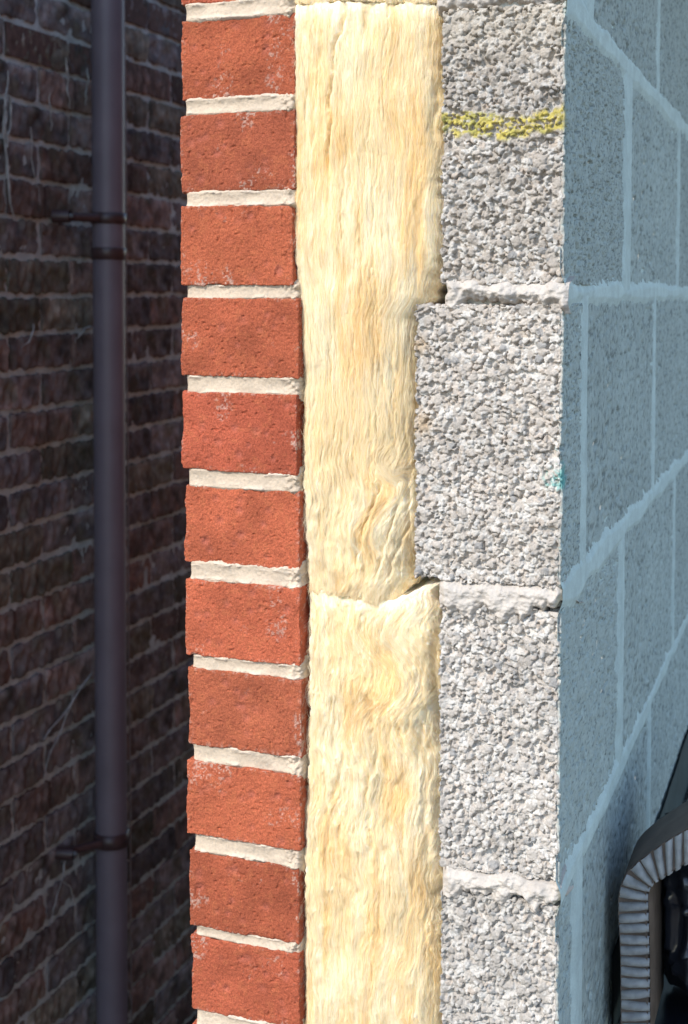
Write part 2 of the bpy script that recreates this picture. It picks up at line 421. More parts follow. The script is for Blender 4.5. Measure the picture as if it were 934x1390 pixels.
def end_block(i, lpx, rpx, zt, zb, dy, seed, label=None, tone=(.40, .375, .345), hook=None):
    cy = 0
    ypx = {0: -200, 1: 200, 2: 600, 3: 1015, 4: 1300}[i]
    x0 = on_y(lpx, ypx, YE)[0]; x1 = on_y(rpx, ypx, YE)[0]
    w, h = x1 - x0, zt - zb
    L = course_perp[i] - YE - .012
    st = .00056
    xa = lin(-w / 2, w / 2, st); za = lin(-h / 2, h / 2, st); ya = grow(0, L, .0011, .0024, .10); yl = grow(0, min(L, .1), .003, .02, .05)
    yl[-1] = min(L, .1)
    P, N, Q = rbox_pts(xa, ya, za, .0024, 'FRLTB', za[::2], yl)
    Pw = P + np.array([x0 + w / 2, YE, i * .97 + 3])
    side = sstep(.72, .95, N[:, 0])                     # the cast inside face is smooth, the cut end is open
    ed = np.minimum.reduce([P[:, 0] + w / 2, P[:, 2] + h / 2, h / 2 - P[:, 2]])
    wob = fbm3(Pw * 70, seed + 50, 2)
    B = P + N * (wob * .0012)[:, None]
    Bw = Pw + N * (wob * .0012)[:, None]
    wp = np.stack([noise3(Bw * 330, seed + 80 + k) * .0011 + noise3(Bw * 900, seed + 84 + k) * .0004 for k in range(3)], 1)   # crushed, not round
    wp -= N * (wp * N).sum(1, keepdims=True)
    Bs = Bw + wp * (1 - side[:, None] * .5)
    keep = side < .5
    cap = .0014
    h1, b1 = stones(Bs, N, .0076, seed, cap, keep)
    h2, b2 = stones(Bs, N, .0042, seed + 100, cap * .7, keep)
    hh = np.maximum(h1, h2); big = h1 > h2
    bid = np.where(big, b1, b2); bid2 = np.where(big, b2 * .3 + .35, b1)
    paste = -.0027 + noise3(Bw * 240, seed + 95) * .0009
    hh = np.maximum(hh, paste)
    deep = sstep(-.02, .30, noise3(Bw * 210, seed + 90) * .7 + noise3(Bw * 420, seed + 91) * .5)      # open pores between the lumps
    hh = hh - deep * .0034 * sstep(-.0009, -.0021, hh)
    hh = np.where(hh > -.0012, -.0012 + (hh + .0012) * .5, hh)
    hs = np.minimum(hh, -.0007)
    hs = np.where(hs > -.0022, -.0007 - (np.maximum(-.0007 - hs, 0)) * .35, hs)      # pores only where the pile is deep
    hs = np.maximum(hs, -.0035) + .0007
    hf = hh * .82 * (1 - side) + hs * side
    hf += noise3(Bw * 1250, seed + 60) * .00026 * (1 - .5 * side) + noise3(Bw * 640, seed + 61) * .00040 * (1 - .6 * side) - sstep(.42, .7, noise3(Bw * np.array([420, 230, 520]), seed + 62)) * .0024 * side - sstep(.62, .78, noise3(Bw * np.array([200, 110, 230]), seed + 63)) * .0045 * side
    chip = -sstep(.35, .9, fbm3(Pw * 40, seed + 55, 2)) * .006 * np.exp(-np.maximum(ed, 0) / .005) * (1 - side)
    hf += chip
    V = B + N * hf[:, None]
    c = stone_colour(Bw, bid, bid2, big, seed, tone)
    cs = np.array([.395, .452, .425])[None] * (1 + .10 * fbm3(Pw * 120, seed + 70, 3))[:, None] * (1 - .45 * sstep(.25, .6, noise3(Pw * np.array([600, 300, 700]), seed + 72)))[:, None]  # inside face tinted teal: blue skylit shade put into its colour
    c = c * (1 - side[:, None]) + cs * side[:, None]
    W3 = V + np.array([x0 + w / 2, YE + dy, zb + h / 2])
    if hook is not None: c = hook(W3, c, side, hf)
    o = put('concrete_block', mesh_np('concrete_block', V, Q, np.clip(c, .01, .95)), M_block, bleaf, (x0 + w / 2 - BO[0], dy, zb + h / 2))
    if label: o['label'] = label
    return x0, x1
def zpix(px, py): return on_y(px, py, YE)[2]
ystripe = zpix(680, 168)
def hook_yellow(Wp, c, side, hf):
    nz = fbm3(Wp * 130, 31, 3); d = Wp[:, 2] - ystripe - .0012 * np.sin(Wp[:, 0] * 60)
    m = sstep(.0100, .0050, np.abs(d + nz * .004)) * sstep(-.6, .2, fbm3(Wp * 420, 33, 2) + .35) 
    m *= np.where(side > .5, sstep(YE + .012, YE + .003, Wp[:, 1]) * .6, 1)
    m *= np.maximum(sstep(-.0048, -.0030, hf), side)
    yc = np.array([.47, .385, .085]) * (1 + .35 * fbm3(Wp * 240, 37, 2))[:, None]
    gn = sstep(.1, .6, fbm3(Wp * 90, 39, 2))[:, None] * .5
    yc = yc * (1 - gn) + np.array([.30, .30, .08]) * gn
    m = (m * .92)[:, None]
    c = c * (1 - m) + yc * m
    warm = np.exp(-((Wp[:, 2] - zpix(680, 20)) / .03) ** 2)[:, None] * .35 * (1 - side[:, None])
    return c * (1 - warm) + np.array([.47, .41, .32]) * warm
tp = on_y(757, 648, YE)
def hook_teal(Wp, c, side, hf):
    d = np.sqrt(((Wp[:, 0] - tp[0]) / .010) ** 2 + ((Wp[:, 2] - tp[2]) / .011) ** 2 + ((Wp[:, 1] - YE) / .020) ** 2)
    m = sstep(1.15, .45, d + .45 * fbm3(Wp * 170, 41, 2)) * np.where(side > .5, .8, sstep(-.2, .5, fbm3(Wp * 300, 43, 2) + .35) * .7)
    m = m[:, None]
    c = c * (1 - m) + np.array([.10, .38, .35]) * m
    warm = (np.exp(-((Wp[:, 0] - on_y(575, 570, YE)[0]) / .008) ** 2 - ((Wp[:, 2] - zpix(575, 575)) / .010) ** 2) + np.exp(-((Wp[:, 0] - on_y(570, 470, YE)[0]) / .006) ** 2 - ((Wp[:, 2] - zpix(570, 470)) / .007) ** 2))[:, None] * .7 * (1 - side[:, None])
    return c * (1 - warm) + np.array([.40, .28, .16]) * warm
BL = {}
BL[0] = end_block(0, 598, 768, zpix(680, -405), zpix(680, -14), .001, 900)
BL[1] = end_block(1, 597, 766, zpix(680, 4), zpix(680, 388), 0, 1000, 'block with a mottled yellow stripe of paint across its end', (.385, .340, .295), hook_yellow)
BL[2] = end_block(2, 562, 763, zpix(680, 411), zpix(680, 795), -.002, 1100, 'wider block with a teal paint spot on its corner', (.43, .382, .335), hook_teal)
BL[3] = end_block(3, 593, 758.5, zpix(680, 822), zpix(680, 1193), .001, 1200, None, (.41, .37, .33))
BL[4] = end_block(4, 594, 756.5, zpix(680, 1219), zpix(680, 1600), .002, 1300, None, (.395, .358, .32))

# the blocks further along the inside face
def face_block_mesh(seed, L=.440, h=.215):
    ya = lin(0, L, .0026); za = lin(-h / 2, h / 2, .0026); xa = np.array([-.1, -.05, -.004, 0])
    P, N, Q = rbox_pts(xa, ya, za, .002, 'RTB')
    Pw = P + np.array([2, seed * .7, 1])
    h1, b1 = stones(Pw, N, .0080, seed, 1, np.zeros(len(P), bool)); h2, b2 = stones(Pw, N, .0052, seed + 100, 1, np.zeros(len(P), bool))
    hh = np.maximum(np.maximum(h1, h2), -.0045)
    hs = np.minimum(hh, -.0007); hs = np.where(hs > -.0022, -.0007 - (np.maximum(-.0007 - hs, 0)) * .35, hs) + .0007
    hs += noise3(Pw * 400, seed + 3) * .0002 + fbm3(Pw * 40, seed + 5, 2) * .0006 - sstep(.42, .7, noise3(Pw * np.array([330, 180, 380]), seed + 62)) * .002 - sstep(.66, .8, noise3(Pw * np.array([180, 90, 200]), seed + 63)) * .0045
    c = np.array([.395, .452, .425])[None] * (1 + .10 * fbm3(Pw * 110, seed + 70, 3))[:, None] * (1 + .05 * fbm3(Pw * 9, seed + 74, 2))[:, None] * (1 - .4 * sstep(.25, .6, noise3(Pw * np.array([420, 220, 480]), seed + 72)))[:, None]  # same teal tint of skylit shade in the face colour
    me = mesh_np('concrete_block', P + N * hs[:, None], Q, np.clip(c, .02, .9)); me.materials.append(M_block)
    return me
FB = [face_block_mesh(2000 + 31 * k) for k in range(3)]
half = face_block_mesh(2400, .215)
perps = []
k = 0
for cidx in range(0, 6):
    zt, zb = zbed[cidx], zbed[cidx + 1]
    y0 = course_perp[cidx]
    perps.append((y0, zb, zt, cidx))
    hsc = (zt - zb - .012) / .215
    if cidx == 5:                                         # bottom course: its end piece sits below the picture
        o = put('concrete_block', FB[0], None, bleaf, (0, 0, (zt + zb) / 2)); o.scale = (1, (y0 - YE - .012) / .440, hsc)
    for j in range(7):
        ys = y0 + .004 + j * .450
        if ys > 3.6: break
        o = put('concrete_block', FB[k % 3], None, bleaf, (float(rng.uniform(-.0012, .0004)), ys - YE, (zt + zb) / 2)); k += 1
        o.scale = (1, 1, hsc)
        perps.append((ys + .445, zb, zt, cidx))
put('mortar_core', box_mesh('mortar_core', (-.092, .03, 0.003), (-.0035, 3.05, zbed[0] - .006)), M_jcore, bleaf)

# mortar on the inside face: smeared bed and perp joints standing a little proud
def smear(u0, u1, v0, v1, hw, seed, vertical, tint=1.0, prof=.0011):
    """strip on the inside face; along y (bed) or z (perp)"""
    if vertical: ua = lin(u0 - .03, u0 + .03, .0016); va = lin(v0, v1, .0024)
    else: ua = grow(u0, u1, .0018, .005, .6); va = lin(v0 - .034, v0 + .034, .0014)
    U, Vv = np.meshgrid(ua, va, indexing='ij'); y = U.ravel(); z = Vv.ravel()
    s = (y - u0) if vertical else (z - v0)
    t = z if vertical else y
    wv = fbm2(t * 14, s * 0 + 1, seed + 5, 2) * .004
    e = hw * (1 + .30 * fbm2(t * 16, s * 0, seed, 2) + .05 * fbm2(y * 90, z * 200, seed + 1, 2)) - np.abs(s + wv * .6)
    hgt = np.clip(e / .003, -2.5, 1) * prof + fbm2(y * 120, z * 200, seed + 2, 3) * .00015
    V = np.stack([hgt, y - YE, z], 1)
    c = np.array([.535, .63, .60])[None] * tint * (1 + .08 * fbm2(y * 80, z * 80, seed + 3, 3))[:, None]  # mortar tinted blue-green here: skylit shade put into its colour
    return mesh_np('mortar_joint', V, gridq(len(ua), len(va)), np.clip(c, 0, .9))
for n, zz in enumerate(zbed[:6]):
    hw = [.0082, .0098, .0072, .0098, .0082, .008][n]
    put('mortar_joint', smear(YE - .0012, 3.7, zz, zz, hw, 3000 + 17 * n, False), M_mortar, bleaf)
for n, (yp, zb, zt, cidx) in enumerate(perps):
    if yp > 2.7: continue
    hw = .010 if yp > 1.40 else {0: .016, 1: .020, 2: .0125, 3: .014, 4: .016, 5: .013}[cidx]
    if yp > 1.40: hw = [.0085, .011, .0075][n % 3]
    put('mortar_joint', smear(yp, yp, zb, zt, hw, 4000 + 23 * n, True, .97, .0009), M_mortar, bleaf)

for n, zz in enumerate(zbed[:6]):
    put('mortar_joint', box_mesh('mortar_joint', (-.090, .010, zz - .0095), (-.0032, .2, zz + .0095)), M_jcore, bleaf)
# mortar beds seen on the cut end between the blocks: lumpy and white
def end_bed(xl, xr, yt, yb, seed, proud, lump, left_round=True, hang=.3):
    """lumpy mortar in pixels rows yt..yb; hang = how far it runs raggedly down over the lower block"""
    zt, zb = zpix(680, yt), zpix(680, yb); x0 = on_y(xl, (yt + yb) / 2, YE)[0]; x1 = on_y(xr, (yt + yb) / 2, YE)[0]
    m = .007
    xa = lin(x0 - m, x1 + .0015, .00065); za = lin(zb - m, zt + m, .00065)
    U, Vv = np.meshgrid(xa, za, indexing='ij'); x = U.ravel(); z = Vv.ravel()
    eb = z - (zb + fbm2(x * 75, z * 0, seed, 3) * .0055 * (1 + hang) + fbm2(x * 300, z * 300, seed + 7, 2) * .0012)
    et = (zt + .0028 + fbm2(x * 60, z * 0, seed + 1, 3) * .0022) - z
    el = x - (x0 + fbm2(z * 120, x * 0, seed + 2, 2) * .002); er = np.full_like(x, .01)
    e = np.minimum(np.minimum(eb, et), np.minimum(el, er))
    body = np.where(e > 0, np.sqrt(np.clip(e, 0, .007) / .007), e / .002)
    hgt = body * (proud + .005) - .005 + (fbm2(x * 110, z * 150, seed + 3, 3) * lump + fbm2(x * 420, z * 420, seed + 4, 2) * .0004) * sstep(0, .003, e)
    y = -hgt
    right = sstep(x1 - .004, x1 + .0015, x); y += right ** 2 * .003
    V = np.stack([x - BO[0], y, z], 1)
    c = np.array([.52, .465, .41])[None] * (1 + .09 * fbm2(x * 90, z * 90, seed + 6, 3))[:, None]
    gr = sstep(.45, .8, noise2(x * 520, z * 520, seed + 8))[:, None] * .3
    c = c * (1 - gr) + np.array([.45, .43, .41]) * gr
    n_u, n_v = len(xa), len(za); q = gridq(n_u, n_v)
    idx = np.arange(n_u * n_v).reshape(n_u, n_v)
    border = np.concatenate([idx[:, 0], idx[-1, 1:], idx[::-1, -1][1:], idx[0, ::-1][1:]])
    Vb = V[border].copy(); Vb[:, 1] += .012; Vb[:, 0] = np.minimum(Vb[:, 0], -.004); kk = len(V); nb = len(border)
    qs = np.stack([border[:-1], kk + np.arange(nb - 1), kk + np.arange(1, nb), border[1:]], 1)
    me = mesh_np('mortar_joint', np.concatenate([V, Vb]), np.concatenate([q, qs]), np.concatenate([np.clip(c, 0, .9), np.clip(c[border], 0, .9)]))
    put('mortar_joint', me, M_mortar, bleaf)
end_bed(592, 765, -16, 5, 501, .000, .0015, hang=0)
end_bed(604, 770, 387, 413, 511, .0032, .0028, hang=.1)
end_bed(595, 760, 796, 836, 521, .0030, .0018, hang=.8)
end_bed(600, 758, 1195, 1222, 531, .0022, .0024, hang=.5)

# ------------------------------------------------------------------ insulation batts
def outline(pts):
    p = np.array(pts, float); return p[:, 0], p[:, 1]
def batt(name, label, left_pts, right_pts, top_f, bot_f, seed, folds, wav, yoff):
    """heightfield of fibres between two outlines given in photograph pixels; top_f/bot_f: pixel row as a function of pixel column"""
    lx, ly = outline(left_pts); rx, ry = outline(right_pts)
    ymin, ymax = min(ly[0], ry[0]), max(ly[-1], ry[-1])
    nv_, nu_ = int((ymax - ymin) / 1.05), 190
    t = np.linspace(0, 1, nu_); yy = np.linspace(0, 1, nv_)
    Tm, Ym = np.meshgrid(t, yy, indexing='ij'); T = Tm.ravel(); Y0 = Ym.ravel()
    ypx = ymin + (ymax - ymin) * Y0
    xl = np.interp(ypx, ly, lx); xr = np.interp(ypx, ry, rx)
    xpx = xl + (xr - xl) * T
    yt = top_f(xpx); yb = bot_f(xpx)
    ypx = yt + (yb - yt) * Y0
    xl = np.interp(ypx, ly, lx); xr = np.interp(ypx, ry, rx); xpx = xl + (xr - xl) * T
    rr = np.array([[(a - CX) / F, -(b - PY) / F, -1.0] for a, b in ((0, 0),)])
    dirs = np.stack([(xpx - CX) / F, -(ypx - PY) / F, -np.ones_like(xpx)], 1) @ ROT.T
    tt = (YE - EYE[1]) / dirs[:, 1]
    base = EYE + dirs * tt[:, None]
    x, z = base[:, 0], base[:, 2]
    # vertical fibres, wavier where the wool is crumpled
    wv = wav(ypx)
    wx = fbm2(x * 24, z * 11, seed, 2) * .006 * (.35 + wv) + fbm2(x * 60, z * 60, seed + 1, 2) * .0022 * wv + fbm2(x * 150, z * 150, seed + 2, 2) * .0010 * (.3 + wv)
    for (fx, fy, rad, amt) in folds['swirl']:
        q = np.exp(-(((xpx - fx) / rad) ** 2 + ((ypx - fy) / (rad * 1.3)) ** 2))
        wx = wx + amt * q * np.sin((ypx - fy) / rad * 2.2) * .012
    X = x + wx
    f1 = fbm2(X * 95, z * 7 + X * 3, seed + 3, 2)
    f2 = fbm2(X * 260, z * 16, seed + 4, 2)
    f3 = noise2(X * 800, z * 40, seed + 5)
    f4 = noise2(X * 1500, z * 90, seed + 6)
    rid = 1 - np.abs(noise2(X * 150, z * 11, seed + 7))
    hgt = f1 * .0010 * (.5 + .8 * wv) + f2 * .00030 + f3 * .00024 + f4 * .00018 + (rid ** 4) * .0005 * (.2 + wv) + noise2(x * 900, z * 420, seed + 18) * .00016
    lump = fbm2(x * 30, z * 24, seed + 8, 2); hgt += lump * .0018 * (.5 + wv)
    hgt += fbm2(x * 160, z * 130, seed + 9, 3) * .0008 * (.3 + wv)
    crease = np.zeros_like(x)
    rgc = np.random.default_rng(seed + 77); auto = []
    for (xa_, xb_, ya_, yb_, cnt) in folds.get('auto', []):
        for _ in range(cnt):
            xc, yc_, ll = rgc.uniform(xa_, xb_), rgc.uniform(ya_, yb_), rgc.uniform(45, 190); tl = rgc.normal(0, .035) * ll; bw = rgc.uniform(0, 3.5) * np.clip(wav(np.array([yc_]))[0], .15, 1); ph_ = rgc.uniform(0, 6.28); wl = rgc.uniform(45, 110)
            tq = np.linspace(-.5, .5, 24)
            auto.append(([(xc + tl * q_ * 2 + bw * math.sin(ph_ + q_ * ll / wl * 6.28), yc_ + q_ * ll) for q_ in tq], rgc.uniform(.9, 2.2), rgc.uniform(.10, .34)))
    for pts, wdt, dp in folds['crease'] + auto:
        p = np.array(pts, float)
        cxl = np.interp(ypx, p[:, 1], p[:, 0]) + noise2(ypx * .05, ypx * 0 + pts[0][0], seed + 11) * 3.0 + noise2(ypx * .16, ypx * 0 + pts[0][1], seed + 12) * 1.3
        inside = sstep(p[0, 1] - 12, p[0, 1] + 8, ypx) * sstep(p[-1, 1] + 25, p[-1, 1] - 25, ypx)
        g_ = np.exp(-((xpx - cxl) / wdt) ** 2) * inside
        crease = np.maximum(crease, g_ * dp)
        hgt += np.exp(-((xpx - cxl - wdt * 2.0) / (wdt * 1.5)) ** 2) * inside * dp * .35 * .004
    hgt -= crease * .0060
    for (bx, by, sx, sy, am) in folds['bump']:
        q = np.exp(-((xpx - bx) / sx) ** 2 - ((ypx - by) / sy) ** 2); hgt += q * am
    for (x_a, x_b, y_c, am) in folds['split']:
        yc = y_c + 7 * noise2(xpx * .05, xpx * 0, seed + 13) + 2 * noise2(xpx * .3, xpx * 0, seed + 14); hgt -= np.exp(-((ypx - yc) / 2.2) ** 2) * sstep(x_a, x_a + 10, xpx) * sstep(x_b, x_b - 10, xpx) * am
    el = (xpx - xl) / 1.75 / 1000; er = (xr - xpx) / 1.8 / 1000; etp = (ypx - yt) / 1.8 / 1000; ebt = (yb - ypx) / 1.8 / 1000
    y = yoff(ypx, T) - hgt
    y += .016 * np.exp(-er / .006) + .006 * np.exp(-er / .020) + .0025 * np.exp(-el / .0022)
    rag = .6 + .5 * fbm2(x * 120, z * 0, seed + 25, 2)
    y += .0030 * rag * np.exp(-etp / .003) + .0022 * rag * np.exp(-ebt / .002)
    nx = fbm2(z * 160, x * 0 + 2, seed + 15, 3) * .0022
    ex = np.exp(-er / .004) + .5 * np.exp(-el / .004)
    xw = x + nx * ex
    zw = z + fbm2(x * 200, z * 30, seed + 17, 2) * .0015 * (np.exp(-etp / .004) + np.exp(-ebt / .004))
    V = np.stack([xw, y, zw], 1)
    c0 = np.array([.92, .785, .545]); c1 = np.array([.94, .84, .66]); c2 = np.array([.92, .70, .37])
    m = sstep(-.6, .7, fbm2(x * 24, z * 13, seed + 20, 3) + .5 * f2)[:, None]
    c = c0 * (1 - m) + c1 * m
    yl_ = (sstep(.15, .8, fbm2(X * 55, z * 14, seed + 22, 3)) * .75)[:, None]
    c = c * (1 - yl_) + c2 * yl_
    n_u, n_v = nu_, nv_
    idx = np.arange(n_u * n_v).reshape(n_u, n_v)
    q = gridq(n_u, n_v, 0, True)
    border = np.concatenate([idx[:, 0], idx[-1, 1:], idx[::-1, -1][1:], idx[0, ::-1][1:]])
    ctr = np.array([x.mean(), 0, z.mean()])
    Vb = V[border].copy(); Vb[:, 1] = .30
    kk = len(V); nb = len(border)
    qs = np.stack([border[1:], kk + np.arange(1, nb), kk + np.arange(nb - 1), border[:-1]], 1)
    VV = np.concatenate([V, Vb])
    o3 = np.array([x.mean(), YE, zw.min()])
    sh = np.array([x.mean(), 0, zw.min()])
    ob = tag(put(name, mesh_np(name, VV - sh, np.concatenate([q, qs]), np.concatenate([c, c[border]])), M_wool, loc=o3), label, 'insulation', 'glass wool batts in the wall cavity')
    # loose fibres lying on the face, and wisps at its edges
    rg = np.random.default_rng(seed)
    G = V.reshape(n_u, n_v, 3); GX = wx.reshape(n_u, n_v)
    def ribbons(path, w, colr):
        """path (n, k, 3) -> thin strips lying across the view of the wall end"""
        n_, k_ = path.shape[:2]
        T = np.gradient(path, axis=1); side_ = np.stack([T[..., 2], np.zeros((n_, k_)), -T[..., 0]], -1)
        side_ /= np.linalg.norm(side_, axis=-1, keepdims=True) + 1e-9
        tap = np.sin(np.linspace(.15, math.pi - .15, k_))[None, :, None] * w[:, None, None]
        A_ = path - side_ * tap; B_ = path + side_ * tap
        Vr = np.stack([A_, B_], 2).reshape(-1, 3)
        i = (np.arange(n_)[:, None] * k_ + np.arange(k_ - 1)[None]).ravel() * 2
        return Vr, np.stack([i, i + 1, i + 3, i + 2], 1), np.repeat(colr, k_ * 2, 0)
    nf = int(27000 * (ymax - ymin) / 800); K = 9
    iu = rg.integers(1, n_u - 1, nf); iv = rg.integers(0, n_v - 12, nf); ln = rg.integers(10, 75, nf)
    tt_ = np.linspace(0, 1, K)[None]
    ks = np.clip((iv[:, None] + tt_ * ln[:, None]).astype(int), 0, n_v - 1)
    ph = rg.uniform(0, 6.28, (nf, 1)); am = np.abs(rg.normal(0, .0009, (nf, 1))) * (1 + np.clip(wav(ypx.reshape(n_u, n_v)[iu, iv]), 0, 1)[:, None]); sl = rg.normal(0, .0016, (nf, 1))
    xs = G[iu[:, None], ks, 0] + GX[iu, iv][:, None] - GX[iu[:, None], ks] + am * np.sin(ph + tt_ * rg.uniform(1, 7, (nf, 1))) + sl * (tt_ - .5)
    du = np.round((xs - G[iu[:, None], ks, 0]) / np.maximum(1e-6, (G[-1, :, 0] - G[0, :, 0])[ks] / (n_u - 1))).astype(int)
    iu2 = np.clip(iu[:, None] + du, 0, n_u - 1)
    lift = rg.gamma(1.5, .00042, (nf, 1)) * np.sin(np.pi * np.clip(tt_ * 1.0, .03, .97)) + .0001
    loose = (rg.random((nf, 1)) < .05) * tt_ ** 2 * rg.uniform(.001, .0035, (nf, 1))
    path = np.stack([xs, G[iu2, ks, 1] - lift - loose, G[iu2, ks, 2]], -1)
    cf = c.reshape(n_u, n_v, 3)[iu, iv] * 1.02 * (1 + .06 * rg.normal(0, 1, (nf, 1))); yel = rg.random((nf, 1)) < .10; pal = rg.random((nf, 1)) < .22
    cf = np.where(yel, np.array([[.91, .70, .35]]), np.where(pal, np.array([[.95, .86, .69]]), cf))
    p1 = ribbons(path, rg.uniform(.00004, .00011, nf), np.clip(cf, .1, .95))
    # frayed edges
    ne = int(1500 * (ymax - ymin) / 800)
    ed_ = np.where(rg.random(ne) < .65, n_u - 1, 0); ev = rg.integers(4, n_v - 4, ne); d_ = np.where(ed_ > 0, 1, -1)
    inn = np.where(ed_ > 0, n_u - 1 - rg.integers(2, 14, ne), rg.integers(2, 10, ne))
    L_ = rg.gamma(2, .0022, ne); up = rg.choice([-1, 1], ne) * rg.uniform(.3, 1, ne); t6 = np.linspace(0, 1, 6)[None]
    base_ = G[inn, ev]
    path2 = np.stack([base_[:, :1] + (d_ * L_ * .45)[:, None] * t6, base_[:, 1:2] - .0008 * np.sin(np.pi * t6) - rg.uniform(0, .0016, (ne, 1)) * t6, base_[:, 2:] + (L_ * up)[:, None] * t6 + rg.normal(0, .0016, (ne, 1)) * t6 ** 2], -1)
    p2 = ribbons(path2, rg.uniform(.00004, .00010, ne), np.tile(np.array([[.92, .81, .58]]), (ne, 1)))
    n3 = 420; iu3 = rg.integers(3, n_u - 3, n3); b3 = G[iu3, n_v - 4]; L3 = rg.gamma(2, .0022, n3)
    path3 = np.stack([b3[:, :1] + rg.normal(0, .0018, (n3, 1)) * t6 + rg.normal(0, .0008, (n3, 1)) * t6 ** 2, b3[:, 1:2] - .0006 - rg.uniform(0, .0012, (n3, 1)) * np.sin(np.pi * t6), b3[:, 2:] + .002 - L3[:, None] * t6], -1)
    p3 = ribbons(path3, rg.uniform(.00005, .00012, n3), np.tile(np.array([[.92, .81, .58]]), (n3, 1)))
    p2 = (np.concatenate([p2[0], p3[0]]), np.concatenate([p2[1], p3[1] + len(p2[0])]), np.concatenate([p2[2], p3[2]]))
    VF = [p1[0], p2[0]]; QF = [p1[1], p2[1] + len(p1[0])]; CF = np.concatenate([p1[2], p2[2]])
    me = mesh_np('loose_fibres', np.concatenate(VF) - sh, np.concatenate(QF), CF)
    tag(put('loose_fibres', me, M_fibre, ob), kind='stuff')
    return ob
Lp = [(396, -130), (398, 0), (397, 150), (399, 240), (396, 330), (402, 405), (408, 500), (411, 560), (408, 610), (409, 700), (413, 770), (413, 805)]
Rp = [(600, -130), (599, 0), (600, 40), (597, 110), (595, 200), (597, 300), (593, 360), (580, 405), (561, 432), (558, 520), (560, 570), (555, 640), (559, 700), (557, 765), (553, 790), (545, 805)]
batt('insulation_batt', 'long upper batt of pale yellow glass wool squeezed between the bricks and the wide block', Lp, Rp,
     lambda x: 4 + 2 * np.sin(x * .05), lambda x: np.interp(x, [410, 440, 470, 500, 520, 535, 548, 560, 600], [808, 806, 811, 819, 822, 816, 800, 780, 770]) + 3 * noise2(x * .12, x * 0, 5) + 1.5 * noise2(x * .4, x * 0, 6), 60,
     dict(swirl=[(520, 700, 45, 1.0), (540, 650, 30, -.7)],
          crease=[([(470, 6), (458, 60), (450, 110), (447, 235)], 3.2, 1.0), ([(500, 4), (503, 45)], 8, .8), ([(512, 660), (492, 720), (484, 765)], 2.2, .8), ([(535, 690), (520, 740), (505, 780)], 2.2, .9), ([(548, 640), (545, 720), (520, 790)], 2, .7), ([(585, 110), (582, 190)], 4, .5), ([(570, 260), (560, 380)], 5, .35)],
          bump=[(480, 150, 40, 120, .003), (500, 500, 60, 90, .002), (490, 730, 30, 40, .003), (590, 300, 10, 70, .003)], split=[(470, 580, 214, .0005), (420, 470, 655, .0006)], auto=[(405, 590, 20, 400, 22), (410, 555, 400, 640, 14), (430, 555, 600, 780, 26)]),
     lambda y: .18 + .9 * sstep(560, 720, y), lambda y, T: np.interp(y, [0, 350, 480, 800], [.002, .003, .007, .008]) - .006 * np.sin(np.pi * np.clip(T, 0, 1)) )
Lp2 = [(414, 800), (416, 850), (417, 960), (412, 1080), (411, 1200), (410, 1300), (408, 1420)]
Rp2 = [(578, 800), (588, 830), (592, 880), (593, 960), (589, 985), (592, 1050), (592, 1180), (590, 1230), (593, 1300), (593, 1420)]
batt('insulation_batt', 'lower batt of crumpled pale yellow glass wool beside the lowest three blocks', Lp2, Rp2,
     lambda x: np.interp(x, [410, 440, 480, 515, 535, 560, 580, 600], [806, 804, 812, 821, 816, 804, 808, 835]), lambda x: 1420 + 0 * x, 160,
     dict(swirl=[(540, 960, 45, 1.2), (500, 880, 40, -.6), (480, 1100, 60, .5), (560, 840, 30, .9)],
          crease=[([(497, 950), (505, 985), (512, 1010)], 5, 1.0), ([(588, 860), (580, 910), (583, 990)], 4, .8), ([(468, 1020), (455, 1080), (462, 1150)], 3.5, .6), ([(510, 1020), (498, 1080), (505, 1160)], 3.5, .6), ([(570, 1090), (575, 1180)], 4, .6), ([(540, 985), (548, 1030)], 3, .5)],
          bump=[(545, 960, 28, 32, .007), (480, 900, 30, 60, .002), (545, 1010, 18, 18, .003), (470, 1130, 40, 90, .002), (530, 1200, 40, 80, .003)], split=[(440, 520, 1032, .0008), (415, 480, 1155, .0006)], auto=[(415, 590, 830, 1400, 64), (430, 590, 860, 1100, 24)]),
     lambda y: .95 - .25 * sstep(1050, 1250, y), lambda y, T: np.interp(y, [800, 840, 900, 1400], [.0095, .0075, .006, .006]) - .006 * np.sin(np.pi * np.clip(T, 0, 1)))
batt('insulation_batt', 'edge of another glass wool batt at the very top, above the long yellow batt', [(396, -130), (398, 2)], [(600, -130), (599, 2)],
     lambda x: -130 + 0 * x, lambda x: 2.5 + 2 * np.sin(x * .05), 260, dict(swirl=[], crease=[], bump=[], split=[]), lambda y: .2 + 0 * y, lambda y, T: .001 - .004 * np.sin(np.pi * np.clip(T, 0, 1)))

